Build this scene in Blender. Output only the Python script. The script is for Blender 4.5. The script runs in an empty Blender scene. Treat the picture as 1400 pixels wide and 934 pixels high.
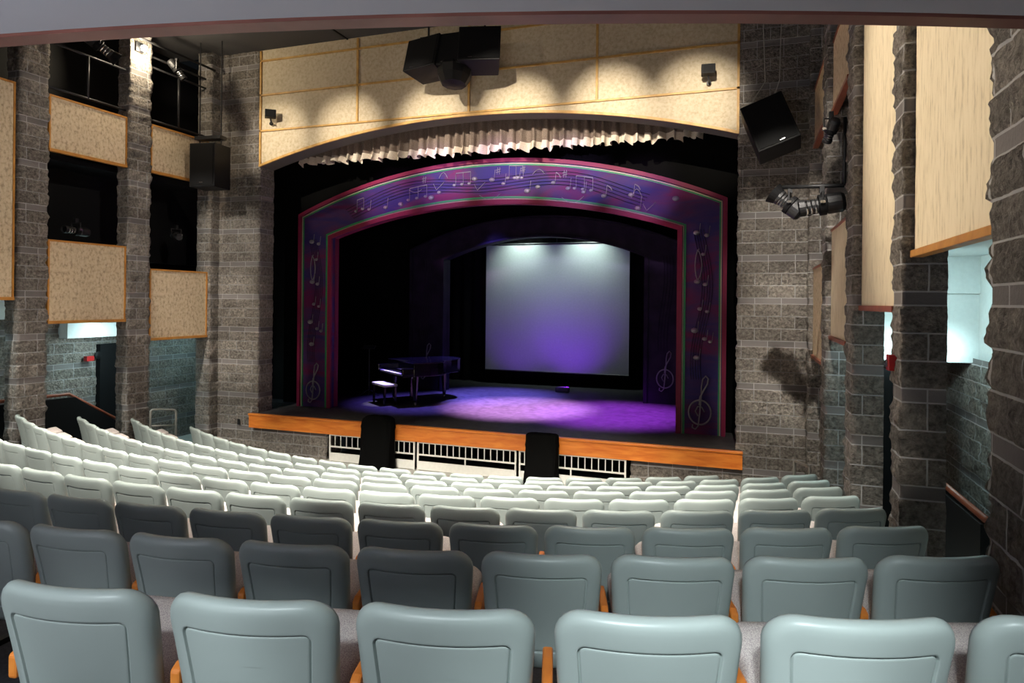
import bpy, math, random
from mathutils import Vector, Matrix, noise
random.seed(7)
C = bpy.context.scene.collection
PI = math.pi

# ------------------------------------------------------------------ camera, world, light
CAMZ = 3.25
def cam():
    cd = bpy.data.cameras.new('camera'); o = bpy.data.objects.new('camera', cd); C.objects.link(o)
    cd.sensor_width = 36.0; cd.lens = 918.5/1400*36.0
    cd.shift_y = -(467-412.4)/1400; cd.clip_start = .05; cd.clip_end = 100
    yaw, roll = math.radians(19.18), math.radians(.556)
    o.matrix_world = Matrix.Translation((0, 0, CAMZ)) @ Matrix.Rotation(yaw, 4, 'Z') @ Matrix.Rotation(PI/2, 4, 'X') @ Matrix.Rotation(roll, 4, 'Z')
    bpy.context.scene.camera = o
cam()
sc = bpy.context.scene
sc.view_settings.view_transform = 'Standard'; sc.view_settings.look = 'None'
sc.view_settings.gamma = 1; sc.view_settings.use_curve_mapping = False
sc.view_settings.exposure = 0.0
w = bpy.data.worlds.new('world'); sc.world = w; w.use_nodes = True
w.node_tree.nodes['Background'].inputs[0].default_value = (.6, .7, .8, 1)
w.node_tree.nodes['Background'].inputs[1].default_value = .006

def aim(o, tgt):
    d = Vector(tgt) - o.location
    o.rotation_euler = d.to_track_quat('-Z', 'Y').to_euler()
def spot(name, loc, tgt, power, color, deg, blend=.5, r=.05):
    l = bpy.data.lights.new(name, 'SPOT'); l.energy = power; l.color = color; l.spot_size = math.radians(deg)
    l.spot_blend = blend; l.shadow_soft_size = r
    o = bpy.data.objects.new(name, l); C.objects.link(o); o.location = loc; aim(o, tgt); return o
def area(name, loc, tgt, power, color, sx, sy=None, spread=PI):
    l = bpy.data.lights.new(name, 'AREA'); l.energy = power; l.color = color; l.shape = 'RECTANGLE'
    l.size = sx; l.size_y = sy or sx; l.spread = spread
    o = bpy.data.objects.new(name, l); C.objects.link(o); o.location = loc; aim(o, tgt); return o

WARM = (1, .87, .68); COOL = (.66, .96, .98); WHITE = (1, .95, .83)
# house lights high above the balcony: the balcony edge throws its shadow over the near rows
for x, p in ((-10.4, .9), (-7.7, 1.0), (-5., 1.0), (-2.3, 1.05), (-.9, .6)):
    spot('house_spot', (x, -.6, 8.2), (x*.93-.3, 6.1, 1.4), 4000*p, WHITE, 32, .4, .12)
area('front_row_light', (-5., 7.4, 8.3), (-5, 6.8, 0), 560, WHITE, 7.5, .9, math.radians(62))
# spots on the wooden header and the stone beside the stage
for x, p in ((-9.3, .75), (-7.6, .9), (-5.7, 1.1), (-4.0, 1.2), (-2.3, 1.25), (-.8, 1.0)):
    spot('header_spot', (x, 4.2, 8.25), (x, 11.7, 6.55), 4200*p, (1, .89, .72), 15, 1., .04)
spot('header_spot', (-8.6, 4.4, 8.2), (-5.0, 11.7, 7.0), 260, WARM, 28, .8, .04)
spot('apron_spot', (-.9, 5.5, 8.2), (-.9, 11.6, .5), 1300, WARM, 14, .9, .06)
spot('apron_spot', (-2.6, 5.5, 8.2), (-2.6, 11.6, .55), 1500, WARM, 17, .8, .06)
spot('apron_spot', (-5.0, 5.5, 8.2), (-5.0, 11.6, .55), 1250, WARM, 17, .8, .06)
spot('apron_spot', (-7.6, 5.5, 8.2), (-7.6, 11.6, .55), 420, WARM, 17, .8, .06)
for z, p in ((4.3, 1.), (2.6, 1.2), (1.0, 1.)):
    spot('stone_spot', (.2, 4.6, 8.2), (.6, 11.7, z), 2300*p, (1, .93, .8), 15, .8, .08)
    spot('stone_spot', (-9.6, 4.6, 8.2), (-10.45, 11.7, z), 2000*p, (1, .93, .8), 15, .8, .08)
# light over the last rows, under the balcony, behind the camera
for x, ty, p in ((1.5, 2.1, 1.), (.7, 1.85, 1.1), (-.15, 1.6, 1.05), (-1.0, 1.42, 1.), (-1.85, 1.3, .9), (-2.7, 1.2, .8)):
    spot('balcony_downlight', (x, ty-1.95, 4.2), (x, ty, 1.95), 245*p, (.86, .98, 1.0), 31, .5, .1)
spot('balcony_downlight', (.2, -.6, 4.2), (-.1, 3.0, 2.05), 520, (.86, .98, 1.0), 30, 1., .1)
area('soffit_fill', (-2.6, -1.9, 2.6), (-2.8, -.2, 4.25), 75, (.9, .93, 1.), 3.0, .4, math.radians(120))  # unseen fill added behind the camera to brighten the balcony soffit
# side panels washed from across the hall
spot('left_wash', (-3.0, 6.4, 8.3), (-10.9, 8.6, 4.2), 760, (1, .93, .8), 46, .8, .1)
spot('right_wash', (-6.0, 7.6, 7.8), (1.0, 5.4, 5.3), 2600, WARM, 38, .8, .1)
# aisles behind the piers
area('aisle_light_left', (-11.75, 9.9, 2.70), (-12.45, 10.0, 1.9), 44, COOL, .3, 2.0)
area('aisle_light_left', (-11.75, 12.2, 2.7), (-12.5, 12.2, 1.2), 16, (.5, .9, .95), .3, .9)
area('aisle_light_left', (-11.9, 7.2, 3.3), (-12.5, 7.2, 2.4), 26, COOL, .3, 1.2)
area('aisle_light_right', (2.0, 9.12, 2.74), (2.0, 9.5, 2.70), 5.5, COOL, .8, .06, math.radians(100))
area('aisle_light_right', (1.7, 8.4, 3.75), (2.5, 8.6, 1.6), 36, COOL, .3, 1.0)
area('aisle_light_right', (1.9, 6.2, 3.7), (2.1, 6.3, .8), 9, COOL, .3, 1.)
# stage
for x in (-6.1, -4.2):
    spot('cyclorama_light', (x, 17.75, 5.5), (x, 18.5, 4.35), 260, (.8, 1, .85), 95, 1., .08)
area('cyclorama_wash', (-5.1, 17.2, 5.9), (-5.1, 18.5, 4.2), 12, (.42, .62, 1.), 3.6, .3)
spot('cyclorama_ground_light', (-4.6, 16.7, 1.05), (-4.6, 18.5, 2.35), 270, (.2, .005, .8), 80, 1., .15)
spot('cyclorama_ground_light', (-6.1, 16.7, 1.05), (-6.1, 18.5, 2.3), 130, (.2, .005, .8), 80, 1., .15)
spot('stage_floor_spot', (-4.6, 13.8, 7.4), (-4.8, 14.4, .84), 30000, (.75, .34, .95), 34, .9, .12)
spot('piano_spot', (-7.6, 15.2, 7.6), (-7.93, 13.95, 1.3), 2600, (1, .93, .97), 9, .5, .03)
spot('stage_floor_spot', (-7.4, 15.0, 7.4), (-7.2, 14.4, .84), 6000, (.2, .13, 1.), 34, .9, .12)
spot('stage_floor_spot', (-2.9, 14.2, 7.4), (-2.7, 14.4, .84), 17000, (.45, .06, 1.), 38, .9, .12)
spot('stage_floor_spot', (-6.2, 15.2, 7.4), (-6.0, 16.0, .84), 16000, (.2, .16, 1.), 34, .9, .12)
for x, tz, c, p in ((-7.3, 5.35, (.8, .35, .8), .8), (-6.0, 5.62, (.62, .42, 1.), 1.), (-4.6, 5.68, (.78, .5, 1.), 1.1), (-3.2, 5.58, (.66, .5, 1.), 1.15), (-1.9, 5.3, (.74, .45, .95), .7)):
    spot('portal_spot', (x, 5.2, 6.1), (x, 12.8, tz+.12), 3000*p, c, 13, 1., .05)
spot('portal_leg_spot', (-2.6, 11.9, 5.9), (-1.1, 12.8, 3.6), 70, (.9, .12, .5), 50, .9, .1)
spot('portal_leg_spot', (-6.8, 13.6, 5.9), (-8.7, 13.0, 2.0), 40, (.6, .08, .8), 40, .9, .1)

# ------------------------------------------------------------------ helpers
class MB:
    def __init__(s): s.v = []; s.f = []; s.uv = {}
    def add(s, vs, fs):
        n = len(s.v); s.v += [tuple(v) for v in vs]; s.f += [tuple(i+n for i in f) for f in fs]; return n
    def box(s, x0, x1, y0, y1, z0, z1):
        s.add([(x0,y0,z0),(x1,y0,z0),(x1,y1,z0),(x0,y1,z0),(x0,y0,z1),(x1,y0,z1),(x1,y1,z1),(x0,y1,z1)],
              [(0,3,2,1),(4,5,6,7),(0,1,5,4),(1,2,6,5),(2,3,7,6),(3,0,4,7)])
    def obox(s, c, size, M):           # oriented box, M 3x3
        n = []
        for dz in (-1, 1):
            for dx, dy in ((-1,-1),(1,-1),(1,1),(-1,1)):
                n.append(Vector(c) + M @ Vector((dx*size[0]/2, dy*size[1]/2, dz*size[2]/2)))
        s.add(n, [(0,3,2,1),(4,5,6,7),(0,1,5,4),(1,2,6,5),(2,3,7,6),(3,0,4,7)])
    def prism(s, poly, h0, h1, axis='z'):   # poly ccw in plan (x,y) or, for axis y, (x,z)
        n = len(poly)
        if axis == 'z': a = [(x,y,h0) for x,y in poly]; b = [(x,y,h1) for x,y in poly]
        elif axis == 'y': a = [(x,h1,z) for x,z in poly]; b = [(x,h0,z) for x,z in poly]
        else: a = [(h0,y,z) for y,z in poly]; b = [(h1,y,z) for y,z in poly]
        s.add(a+b, [tuple(range(n))[::-1], tuple(range(n, 2*n))] + [(i, (i+1)%n, n+(i+1)%n, n+i) for i in range(n)])
    def tube(s, pts, r, n=8, closed=False, caps=True):
        pts = [Vector(p) for p in pts]; m = len(pts)
        rr = r if isinstance(r, (list, tuple)) else [r]*m
        vs = []; prev = None
        for i, p in enumerate(pts):
            if closed: t = pts[(i+1)%m] - pts[i-1]
            else: t = pts[min(i+1, m-1)] - pts[max(i-1, 0)]
            t = t.normalized() if t.length > 1e-9 else Vector((0,0,1))
            if prev is None:
                u = t.orthogonal().normalized()
            else:
                u = (prev - t*prev.dot(t))
                u = u.normalized() if u.length > 1e-6 else t.orthogonal().normalized()
            prev = u; v = t.cross(u)
            for k in range(n):
                a = 2*PI*k/n; vs.append(p + (u*math.cos(a) + v*math.sin(a))*rr[i])
        fs = []
        for i in range(m if closed else m-1):
            j = (i+1) % m
            for k in range(n): fs.append((i*n+k, i*n+(k+1)%n, j*n+(k+1)%n, j*n+k))
        if caps and not closed: fs += [tuple(range(n))[::-1], tuple(range((m-1)*n, m*n))]
        s.add(vs, fs)
    def lathe(s, prof, M=None, n=20):   # prof [(r,z)], M 4x4
        M = M or Matrix.Identity(4); vs = []; fs = []
        for r, z in prof:
            for k in range(n):
                a = 2*PI*k/n; vs.append(M @ Vector((r*math.cos(a), r*math.sin(a), z)))
        for i in range(len(prof)-1):
            for k in range(n): fs.append((i*n+k, i*n+(k+1)%n, (i+1)*n+(k+1)%n, (i+1)*n+k))
        fs += [tuple(range(n))[::-1], tuple(range((len(prof)-1)*n, len(prof)*n))]
        s.add(vs, fs)
    def grid(s, P):                    # P[i][j] points
        a, b = len(P), len(P[0])
        s.add([p for r in P for p in r], [(i*b+j, i*b+j+1, (i+1)*b+j+1, (i+1)*b+j) for i in range(a-1) for j in range(b-1)])

def obj(name, mb, mat, parent=None, smooth=False, bevel=0):
    me = bpy.data.meshes.new(name); me.from_pydata(mb.v, [], mb.f)
    if mat: me.materials.append(mat)
    if smooth: me.polygons.foreach_set('use_smooth', [True]*len(me.polygons))
    me.update()
    o = bpy.data.objects.new(name, me); C.objects.link(o)
    if parent: o.parent = parent
    if bevel:
        b = o.modifiers.new('bevel', 'BEVEL'); b.width = bevel; b.segments = 2; b.limit_method = 'ANGLE'
    return o
def tag(o, label, cat, group=None, kind=None):
    if label: o['label'] = label
    if cat: o['category'] = cat
    if group: o['group'] = group
    if kind: o['kind'] = kind
    return o
def thing(name, label, cat, loc=(0,0,0), rz=0, group=None):
    o = bpy.data.objects.new(name, None); C.objects.link(o); o.location = loc; o.rotation_euler = (0,0,rz)
    return tag(o, label, cat, group)
def struct(name, mb, mat, **k):
    o = obj(name, mb, mat, **k); o['kind'] = 'structure'; return o

# ------------------------------------------------------------------ materials
def newmat(name):
    m = bpy.data.materials.new(name); m.use_nodes = True; nt = m.node_tree
    return m, nt, nt.nodes['Principled BSDF']
def plain(name, col, rough=.6, metal=0, spec=.5, var=0, scale=20, bump=0):
    m, nt, b = newmat(name)
    b.inputs['Base Color'].default_value = (*col, 1); b.inputs['Roughness'].default_value = rough
    b.inputs['Metallic'].default_value = metal; b.inputs['Specular IOR Level'].default_value = spec
    tc = nt.nodes.new('ShaderNodeTexCoord'); n = nt.nodes.new('ShaderNodeTexNoise'); n.inputs['Scale'].default_value = scale
    n.inputs['Detail'].default_value = 4
    nt.links.new(tc.outputs['Object'], n.inputs['Vector'])
    v = var or .04
    r = nt.nodes.new('ShaderNodeValToRGB')
    r.color_ramp.elements[0].position = .3; r.color_ramp.elements[1].position = .7
    r.color_ramp.elements[0].color = (*[c*(1-v) for c in col], 1); r.color_ramp.elements[1].color = (*[min(1, c*(1+v)) for c in col], 1)
    nt.links.new(n.outputs['Fac'], r.inputs[0]); nt.links.new(r.outputs[0], b.inputs['Base Color'])
    if bump:
        bp = nt.nodes.new('ShaderNodeBump'); bp.inputs['Strength'].default_value = bump; bp.inputs['Distance'].default_value = .01
        nt.links.new(n.outputs['Fac'], bp.inputs['Height']); nt.links.new(bp.outputs[0], b.inputs['Normal'])
    return m
def mottled(name, c0, c1, c2, scale=(14,14,14), rough=.75, lo=.35, hi=.62):
    m, nt, b = newmat(name); b.inputs['Roughness'].default_value = rough; b.inputs['Specular IOR Level'].default_value = .2
    tc = nt.nodes.new('ShaderNodeTexCoord'); mp = nt.nodes.new('ShaderNodeMapping'); mp.inputs['Scale'].default_value = scale
    n = nt.nodes.new('ShaderNodeTexNoise'); n.inputs['Scale'].default_value = 1; n.inputs['Detail'].default_value = 6; n.inputs['Roughness'].default_value = .65
    r = nt.nodes.new('ShaderNodeValToRGB'); e = r.color_ramp.elements
    e[0].position = lo; e[0].color = (*c0, 1); e[1].position = hi; e[1].color = (*c2, 1)
    x = e.new((lo+hi)/2); x.color = (*c1, 1)
    nt.links.new(tc.outputs['Object'], mp.inputs[0]); nt.links.new(mp.outputs[0], n.inputs['Vector'])
    nt.links.new(n.outputs['Fac'], r.inputs[0]); nt.links.new(r.outputs[0], b.inputs['Base Color'])
    return m
def wood(name, c0, c1, scale=(3,3,40), rough=.35):
    m, nt, b = newmat(name); b.inputs['Roughness'].default_value = rough
    tc = nt.nodes.new('ShaderNodeTexCoord'); mp = nt.nodes.new('ShaderNodeMapping'); mp.inputs['Scale'].default_value = scale
    n = nt.nodes.new('ShaderNodeTexNoise'); n.inputs['Scale'].default_value = 1.; n.inputs['Detail'].default_value = 5; n.inputs['Distortion'].default_value = .6
    r = nt.nodes.new('ShaderNodeValToRGB'); r.color_ramp.elements[0].position = .3; r.color_ramp.elements[1].position = .7
    r.color_ramp.elements[0].color = (*c0, 1); r.color_ramp.elements[1].color = (*c1, 1)
    nt.links.new(tc.outputs['Object'], mp.inputs[0]); nt.links.new(mp.outputs[0], n.inputs['Vector'])
    nt.links.new(n.outputs['Fac'], r.inputs[0]); nt.links.new(r.outputs[0], b.inputs['Base Color'])
    return m
def fabric(name, c0, c1, scale=260, rough=.95):
    m, nt, b = newmat(name); b.inputs['Roughness'].default_value = rough; b.inputs['Specular IOR Level'].default_value = .1
    tc = nt.nodes.new('ShaderNodeTexCoord'); n = nt.nodes.new('ShaderNodeTexVoronoi'); n.inputs['Scale'].default_value = scale
    r = nt.nodes.new('ShaderNodeValToRGB'); r.color_ramp.elements[0].position = .2; r.color_ramp.elements[1].position = .6
    r.color_ramp.elements[0].color = (*c1, 1); r.color_ramp.elements[1].color = (*c0, 1)
    nt.links.new(tc.outputs['Object'], n.inputs['Vector']); nt.links.new(n.outputs['Distance'], r.inputs[0]); nt.links.new(r.outputs[0], b.inputs['Base Color'])
    return m
def stone_mat(name, ca, cb, band):
    m, nt, b = newmat(name); b.inputs['Roughness'].default_value = .85; b.inputs['Specular IOR Level'].default_value = .35
    N = nt.nodes.new; L = nt.links.new
    uv = N('ShaderNodeUVMap'); uv.uv_map = 'wall'; sp = N('ShaderNodeSeparateXYZ'); L(uv.outputs[0], sp.inputs[0])
    def math_(op, a, bb=None, c=None):
        n = N('ShaderNodeMath'); n.operation = op
        for i, q in enumerate((a, bb, c)):
            if q is None: continue
            if isinstance(q, (int, float)): n.inputs[i].default_value = q
            else: L(q, n.inputs[i])
        return n.outputs[0]
    s, z = sp.outputs[0], sp.outputs[1]
    zz = math_('FLOORED_MODULO', math_('SUBTRACT', z, .45), .7)
    isband = math_('LESS_THAN', zz, .1)
    q = math_('DIVIDE', math_('SUBTRACT', zz, .1), .2)
    fr = math_('FRACT', q); course = math_('ADD', math_('FLOOR', q), math_('MULTIPLY', math_('FLOOR', math_('DIVIDE', math_('SUBTRACT', z, .45), .7)), 3))
    par = math_('FLOORED_MODULO', course, 2)
    ss = math_('ADD', math_('DIVIDE', s, .406), math_('MULTIPLY', par, .5))
    fs_ = math_('FRACT', ss)
    def edge(f, w_):  # 1 near 0 or 1
        return math_('GREATER_THAN', math_('ABSOLUTE', math_('SUBTRACT', f, .5)), .5-w_)
    mh = math_('MAXIMUM', math_('MULTIPLY', edge(fr, .03), math_('SUBTRACT', 1, isband)), math_('MULTIPLY', isband, edge(math_('DIVIDE', zz, .1), .06)))
    mort = math_('MAXIMUM', mh, edge(fs_, .014))
    tc = N('ShaderNodeTexCoord'); n1 = N('ShaderNodeTexNoise'); n1.inputs['Scale'].default_value = 22; n1.inputs['Detail'].default_value = 8; n1.inputs['Roughness'].default_value = .7
    L(tc.outputs['Object'], n1.inputs['Vector'])
    r = N('ShaderNodeValToRGB'); r.color_ramp.elements[0].position = .3; r.color_ramp.elements[1].position = .7
    r.color_ramp.elements[0].color = (*ca, 1); r.color_ramp.elements[1].color = (*cb, 1); L(n1.outputs['Fac'], r.inputs[0])
    # block to block tint
    cmb = N('ShaderNodeCombineXYZ'); L(math_('FLOOR', ss), cmb.inputs[0]); L(course, cmb.inputs[1]); L(isband, cmb.inputs[2])
    wn = N('ShaderNodeTexWhiteNoise'); L(cmb.outputs[0], wn.inputs['Vector'])
    tint = math_('ADD', .82, math_('MULTIPLY', wn.outputs['Value'], .36))
    mx = N('ShaderNodeMix'); mx.data_type = 'RGBA'; L(isband, mx.inputs[0]); L(r.outputs[0], mx.inputs[6]); mx.inputs[7].default_value = (*band, 1)
    mx2 = N('ShaderNodeMix'); mx2.data_type = 'RGBA'; mx2.blend_type = 'MULTIPLY'; mx2.inputs[0].default_value = 1; L(mx.outputs[2], mx2.inputs[6])
    cc = N('ShaderNodeCombineColor'); [L(tint, cc.inputs[i]) for i in range(3)]; L(cc.outputs[0], mx2.inputs[7])
    mx3 = N('ShaderNodeMix'); mx3.data_type = 'RGBA'; L(mort, mx3.inputs[0]); L(mx2.outputs[2], mx3.inputs[6]); mx3.inputs[7].default_value = (.36, .35, .35, 1)
    L(mx3.outputs[2], b.inputs['Base Color'])
    n2 = N('ShaderNodeTexNoise'); n2.inputs['Scale'].default_value = 17; n2.inputs['Detail'].default_value = 8; n2.inputs['Roughness'].default_value = .66
    L(tc.outputs['Object'], n2.inputs['Vector'])
    h = math_('MULTIPLY', math_('MULTIPLY', n2.outputs['Fac'], math_('SUBTRACT', 1, math_('MULTIPLY', isband, .93))), math_('SUBTRACT', 1, mort))
    bp = N('ShaderNodeBump'); bp.inputs['Strength'].default_value = 1.; bp.inputs['Distance'].default_value = .17; L(h, bp.inputs['Height'])
    L(bp.outputs[0], b.inputs['Normal'])
    return m
M = {}
M['stone'] = stone_mat('split_face_block', (.105,.092,.084), (.50,.445,.395), (.165,.15,.147))
M['plastic'] = plain('seat_plastic', (.37,.42,.405), .38, var=.03, scale=3)
M['fabric'] = fabric('seat_fabric', (.62,.55,.52), (.34,.27,.28))
M['arm'] = wood('armrest_wood', (.62,.16,.025), (.8,.27,.05), (8,3,8), .35)
M['metal'] = plain('dark_metal', (.03,.03,.033), .45, .6)
M['steel'] = plain('rail_steel', (.42,.41,.38), .35, .5)
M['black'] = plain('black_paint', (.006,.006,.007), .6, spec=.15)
M['velour'] = plain('black_velour', (.004,.004,.004), .95, spec=.03)
M['speaker'] = plain('speaker_black', (.008,.008,.009), .5, spec=.2)
M['ceiling'] = plain('ceiling_dark', (.05,.048,.05), .9)
M['soffit'] = plain('soffit_grey', (.48,.48,.53), .8, var=.03, scale=2)
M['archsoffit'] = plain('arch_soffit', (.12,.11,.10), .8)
M['rearwall'] = plain('rear_wall', (.2,.2,.21), .8)
M['header'] = mottled('header_panels', (.44,.36,.24), (.53,.44,.31), (.58,.50,.37), (16,16,16), .55)
M['headtrim'] = wood('header_trim', (.42,.22,.05), (.62,.38,.12), (6,6,6), .5)
M['panel'] = mottled('acoustic_fabric', (.40,.30,.20), (.62,.49,.33), (.70,.58,.41), (20,20,15), .85, .34, .60)
M['panelr'] = mottled('acoustic_fabric_streaked', (.50,.41,.28), (.72,.61,.43), (.78,.67,.49), (30,30,5), .85, .32, .56)
M['paneltrim'] = wood('panel_trim', (.42,.17,.03), (.6,.28,.06), (5,5,5), .45)
M['redtrim'] = wood('dark_panel_trim', (.22,.05,.025), (.33,.09,.04), (5,5,5), .4)
M['fascia'] = wood('stage_fascia', (.60,.14,.02), (.80,.27,.045), (2.2,2.2,14), .32)
M['balcony'] = wood('balcony_trim', (.15,.055,.045), (.26,.1,.08), (3,3,40), .45)
M['carpet'] = plain('carpet', (.045,.042,.05), .95, var=.3, scale=60)
M['concrete'] = plain('concrete_floor', (.48,.47,.44), .6, var=.08, scale=4)
M['white'] = plain('white_enamel', (.78,.77,.73), .45)
M['plaster'] = plain('aisle_plaster', (.62,.66,.66), .7)
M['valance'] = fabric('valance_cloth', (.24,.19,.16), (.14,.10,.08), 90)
M['hem'] = fabric('valance_hem_lit_tone', (.78,.70,.60), (.55,.47,.38), 90)  # light on the hem painted in as a paler cloth colour
M['cyc'] = plain('cyclorama_cloth', (.26,.28,.29), .9, spec=.05)
M['stagefloor'] = plain('stage_floor', (.042,.04,.042), .5, spec=.25, var=.35, scale=9, bump=.15)
M['pink'] = plain('portal_pink', (.17,.012,.045), .5, spec=.2)
M['cream'] = plain('portal_cream', (.33,.29,.2), .5)
M['green'] = plain('portal_green', (.005,.2,.06), .5)
M['line'] = plain('stave_line', (.012,.01,.02), .6, spec=.15)
M['note'] = plain('note_relief', (.2,.19,.22), .35)
M['pianoblack'] = plain('piano_lacquer', (.006,.006,.007), .12, spec=.6)
M['keys'] = plain('piano_keys', (.85,.84,.8), .3)
M['chrome'] = plain('chrome', (.7,.7,.72), .2, 1)
M['red'] = plain('red_enamel', (.36,.015,.015), .35)
M['bulb'] = None
def emis(name, col, s):
    m, nt, b = newmat(name); b.inputs['Emission Color'].default_value = (*col, 1); b.inputs['Emission Strength'].default_value = s
    b.inputs['Base Color'].default_value = (0,0,0,1); return m
M['bulb'] = emis('lamp_glow', (1,.9,.7), 60)
def portal_mat():
    m, nt, b = newmat('portal_paint'); b.inputs['Roughness'].default_value = .6; b.inputs['Specular IOR Level'].default_value = .15
    tc = nt.nodes.new('ShaderNodeTexCoord'); n = nt.nodes.new('ShaderNodeTexNoise'); n.inputs['Scale'].default_value = .9; n.inputs['Detail'].default_value = 5
    n.inputs['Distortion'].default_value = .8
    mp = nt.nodes.new('ShaderNodeMapping'); mp.inputs['Scale'].default_value = (1, 1, 3.2)
    nt.links.new(tc.outputs['Object'], mp.inputs[0]); nt.links.new(mp.outputs[0], n.inputs['Vector'])
    r = nt.nodes.new('ShaderNodeValToRGB'); e = r.color_ramp.elements
    e[0].position = .36; e[0].color = (.028,.022,.12,1); e[1].position = .64; e[1].color = (.115,.014,.07,1)
    x = e.new(.5); x.color = (.06,.026,.10,1)
    nt.links.new(n.outputs['Fac'], r.inputs[0]); nt.links.new(r.outputs[0], b.inputs['Base Color'])
    return m
M['portal'] = portal_mat()
M['portaldark'] = plain('inner_portal_paint', (.016,.01,.025), .6, spec=.15, var=.4, scale=3)

# ------------------------------------------------------------------ rows of seats: geometry of the rake
XC = -4.946
def seatpos(k, j):
    R = 17.7252 - .9468*k
    off = (.0809,.0643,.0576,.0525,.0607,.0864,.126,.1466,-.116)[k]
    dy = (-.0765,-.0258,.0166,.0505,.0647,.0594,.0162,-.0294,-.0757)[k]
    a = (10.5-j)*.562 + off + (.005*(j-15) if j > 15 and k == 5 else 0) + ((2.6-j)*.017 if k == 0 else 0); ph = a/R
    X = -5.0491 + R*math.sin(ph); c = R*(1-math.cos(ph))
    Y = 1.292 + .9492*k + dy + c - .0044*(a/6)**4
    h = .8878 + .2146*k - .0019*k*k - .0503*c
    return X, Y, h
SEAT_H = .83

# ------------------------------------------------------------------ setting: floor, ceiling, shell
def build_floor():
    mb = MB(); js = [-.75 + i*.5 for i in range(47)]
    for k in range(9):
        def line(kk, dy):
            out = []
            for j in js:
                if kk < 9: X, Y, _ = seatpos(kk, j)
                else:
                    X, Y, _ = seatpos(8, j); Y += .8
                out.append((X, Y+dy))
            return out
        a = line(k, -.3) if k else [(p[0], -4.2) for p in line(0, 0)]
        b = line(k+1, -.3) if k < 8 else line(9, -.3)
        zs = [CAMZ - seatpos(k, j)[2] - SEAT_H for j in js]
        n = len(js)
        a = [(-12.0, a[0][1])] and a
        top = [(x, y, z) for (x, y), z in zip(a, zs)] + [(x, y, z) for (x, y), z in zip(b, zs)]
        bot = [(x, y, -.3) for x, y, z in top]
        f = [(i, n+i, n+i+1, i+1)[::1] for i in range(n-1)]
        f += [(n+i, 3*n+i, 3*n+i+1, n+i+1) for i in range(n-1)]
        f += [(i, i+1, 2*n+i+1, 2*n+i) for i in range(n-1)]
        mb.add(top+bot, f)
    struct('floor', mb, M['carpet'])
    m2 = MB(); m2.box(-12.7, 2.8, 8.6, 11.75, -.32, 0.0)
    struct('floor_front', m2, M['concrete'])
    for nm, x0, x1 in (('floor_aisle_left', -12.6, -10.95), ('floor_aisle_right', 1.1, 2.7)):
        m3 = MB()
        m3.add([(x0,-4,2.0),(x1,-4,2.0),(x1,3.5,1.75),(x0,3.5,1.75),(x0,10.4,.02),(x1,10.4,.02),(x0,14,.02),(x1,14,.02)],
               [(0,1,2,3),(3,2,5,4),(4,5,7,6)])
        struct(nm, m3, M['concrete'])
build_floor()
mb = MB(); mb.box(-13, 3, -4.3, 11.7, 8.52, 8.7); struct('ceiling', mb, M['ceiling'])
mb = MB(); mb.box(-13, 3, -4.5, -4.3, 0, 8.6); struct('wall_back', mb, M['rearwall'])

mb = MB()
for x in (-7.65, -2.3): mb.box(x, x+.03, -4, 11.7, 8.5, 8.53)
for y in (9.9, 6.9): mb.box(-12.9, 2.9, y, y+.03, 8.5, 8.53)
struct('trim_ceiling_joints', mb, M['black'])
# balcony soffit over the back rows, its edge an arc that follows the rows
def arc_edge(dy, x):
    return 1.60 + dy + 15.6 - math.sqrt(15.6**2 - (x+5.0)**2)
xs = [-12.6 + i*.3 for i in range(52)]
mb = MB(); n = len(xs)
lo = [(x, arc_edge(0, x), 4.25) for x in xs]; hi = [(x, arc_edge(0, x), 4.45) for x in xs]
bk = [(x, -4.3, 4.25) for x in xs]; bkh = [(x, -4.3, 4.45) for x in xs]
mb.add(lo+hi+bk+bkh, [f for i in range(n-1) for f in ((i, i+1, 2*n+i+1, 2*n+i), (i, n+i, n+i+1, i+1), (n+i, 3*n+i, 3*n+i+1, n+i+1))])
struct('ceiling_balcony_soffit', mb, M['soffit'])
def arc_strip(d0, d1, z0, z1):
    m = MB(); a = []
    for x in xs: a += [(x, arc_edge(d0,x), z0), (x, arc_edge(d1,x), z0), (x, arc_edge(d1,x), z1), (x, arc_edge(d0,x), z1)]
    m.add(a, [(4*i+q, 4*i+(q+1)%4, 4*i+4+(q+1)%4, 4*i+4+q) for i in range(n-1) for q in range(4)])
    return m
struct('trim_balcony_shadow_gap', arc_strip(0, .03, 4.27, 4.45), M['black'])
struct('trim_balcony_edge', arc_strip(.03, .115, 4.25, 4.95), M['balcony'])

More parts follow.
